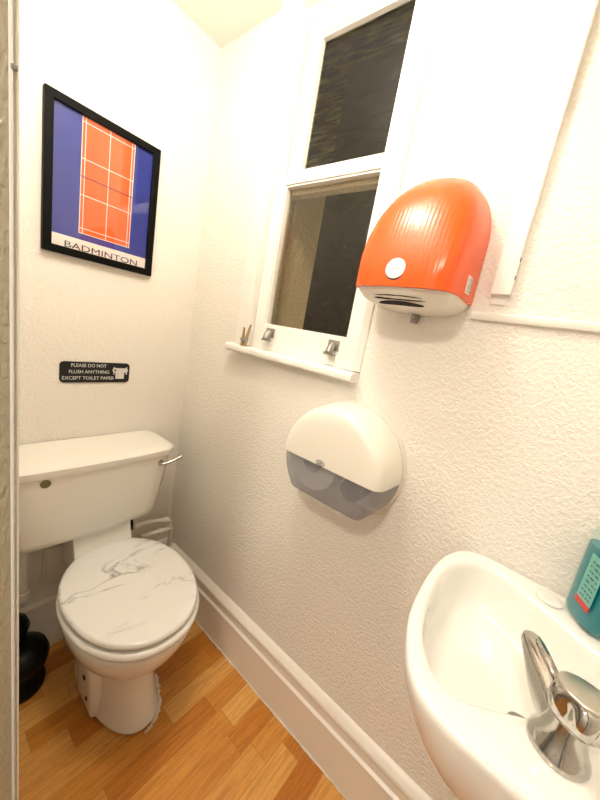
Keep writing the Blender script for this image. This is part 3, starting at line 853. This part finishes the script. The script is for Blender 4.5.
# handle: scalloped round head, tilted a little, flat cap
hc = TB + Vector((-.006, -.004, .052)); hax = Vector((.16, -.02, 1)).normalized()
qh = UP.rotation_difference(hax).to_matrix()
def hring(r, z, sc_=0., n=80, lobes=5):
    o_ = []
    for i in range(n):
        a = 2 * PI * i / n
        rr = r * (1 - sc_ * (.5 + .5 * math.cos(lobes * a)) ** 1.5)
        o_.append(hc + qh @ Vector((rr * math.cos(a), rr * math.sin(a), z)))
    return o_
b = MB(); b.loft([hring(.013, -.010), hring(.021, -.006, .06), hring(.0280, .003, .18), hring(.0310, .012, .26), hring(.0310, .020, .20), hring(.0285, .026, .06), hring(.0265, .029)])
hd = auto_smooth(b.build('handle', M['chrome'], T), 60)
b = MB(); b.loft([hring(.0262, .028), hring(.0268, .030), hring(.0262, .0318), hring(.024, .0327), hring(.012, .0335)])
c_ = auto_smooth(b.build('handle_cap', mat('cap_metal', (.55, .53, .47), .28, .85), None), 60); c_.parent = hd

# ---- soap bottle
BX, BY = -.064, -1.413
T = empty('soap_bottle', (BX, BY, RT), 'clear bottle of turquoise liquid soap on the basin corner', 'soap bottle')
def bot(hw, hd_, z, p=3.2, n=48):
    a_ = math.radians(25); ca, sa = math.cos(a_), math.sin(a_); o_ = []
    for i in range(n):
        t = 2 * PI * i / n; c, s = math.cos(t), math.sin(t)
        x = hw * math.copysign(abs(c) ** (2 / p), c); y = hd_ * math.copysign(abs(s) ** (2 / p), s)
        o_.append((BX + x * ca - y * sa, BY + x * sa + y * ca, RT + z))
    return o_
prof = [(.036, .024, .0), (.041, .028, .004), (.043, .030, .014), (.043, .030, .140), (.041, .029, .158), (.034, .025, .174), (.022, .018, .184), (.013, .013, .190), (.013, .013, .200)]
b = MB(); b.loft([bot(w, h, z, 3.2 if w > .03 else 2.2) for w, h, z in prof])
auto_smooth(b.build('bottle', M['bottle'], T), 60)
b = MB(); b.loft([bot(w - .0022, h - .0022, z + (.003 if i == 0 else 0)) for i, (w, h, z) in enumerate([(.036, .024, .0), (.041, .028, .005), (.043, .030, .014), (.043, .030, .130), (.043, .030, .138)])])
auto_smooth(b.build('liquid', M['soap'], T), 60)['label'] = 'turquoise soap liquid'
b = MB(); b.lathe([(.015, .190), (.015, .208), (.006, .210), (.005, .228), (.012, .230), (.012, .238)], (BX, BY, RT), 20); b.box(BX - .045, BX, BY - .005, BY + .005, RT + .230, RT + .238, bev=.002)
auto_smooth(b.build('pump', M['plastic'], T), 40)
a_ = math.radians(25); ex = Vector((math.cos(a_), math.sin(a_), 0)); ey = Vector((-math.sin(a_), math.cos(a_), 0))
def lab(x0, x1, z0, z1, off, mi, m=MB):
    c = Vector((BX, BY, RT)) + ey * (.0303 + off)
    return [c + ex * x + UP * z for x, z in ((x0, z0), (x1, z0), (x1, z1), (x0, z1))]
b = MB(); b.add(lab(-.032, .004, .045, .128, 0, 0), [(0, 1, 2, 3)]); b.add(lab(-.032, .004, .045, .128, .0004, 0), [(0, 1, 2, 3)]); lb = b.build('label', M['label_teal'], T); lb['label'] = 'pale teal label with a red band'
b = MB(); b.add(lab(-.032, .004, .036, .046, .0002, 0), [(0, 1, 2, 3)]); b.add(lab(-.032, .004, .036, .046, .0007, 0), [(0, 1, 2, 3)]); o = b.build('red_band', M['red'], None); o.parent = lb
b = MB()
for i in range(8):
    for j in range(4):
        x = -.028 + .007 * j + random.uniform(-.002, .002)
        b.add(lab(x, x + random.uniform(.003, .005), .052 + .009 * i, .0545 + .009 * i, .0010, 0), [(0, 1, 2, 3)])
o = b.build('label_print', M['navy'], None); o.parent = lb

# ---- peg on the sill
T = empty('wooden_peg', (-.030, -.385, 1.241), 'tan forked peg standing on the left end of the window sill', 'peg')
for y0, y1, zt in ((-.010, -.020, 1.318), (.004, .012, 1.305)):
    b = MB()
    b.loft([[(-.034 + dx, -.385 + y0 + dy, 1.2420) for dx, dy in ((-.005, -.003), (.005, -.003), (.005, .007), (-.005, .007))], [(-.031 + dx, -.385 + y1 * .6 + dy, 1.275) for dx, dy in ((-.004, -.003), (.004, -.003), (.004, .005), (-.004, .005))],
            [(-.029 + dx, -.385 + y1 + dy, zt) for dx, dy in ((-.002, -.002), (.003, -.002), (.003, .003), (-.002, .003))]])
    b.build('prong', M['wood'], T)
b = MB(); b.box(-.041, -.027, -.400, -.373, 1.258, 1.268, bev=.001); b.build('spring', M['dullmetal'], T)

# ---- boxing below the basin
b = MB(); b.box(-.022, -.0005, YF, -1.336, .285, .325, bev=.002); b.box(-.026, -.0215, YF, -1.332, .296, .314, bev=.001)
tag(b.build('pipe_trunking', M['gloss']), 'short white trunking on the wall under the basin', 'trunking')
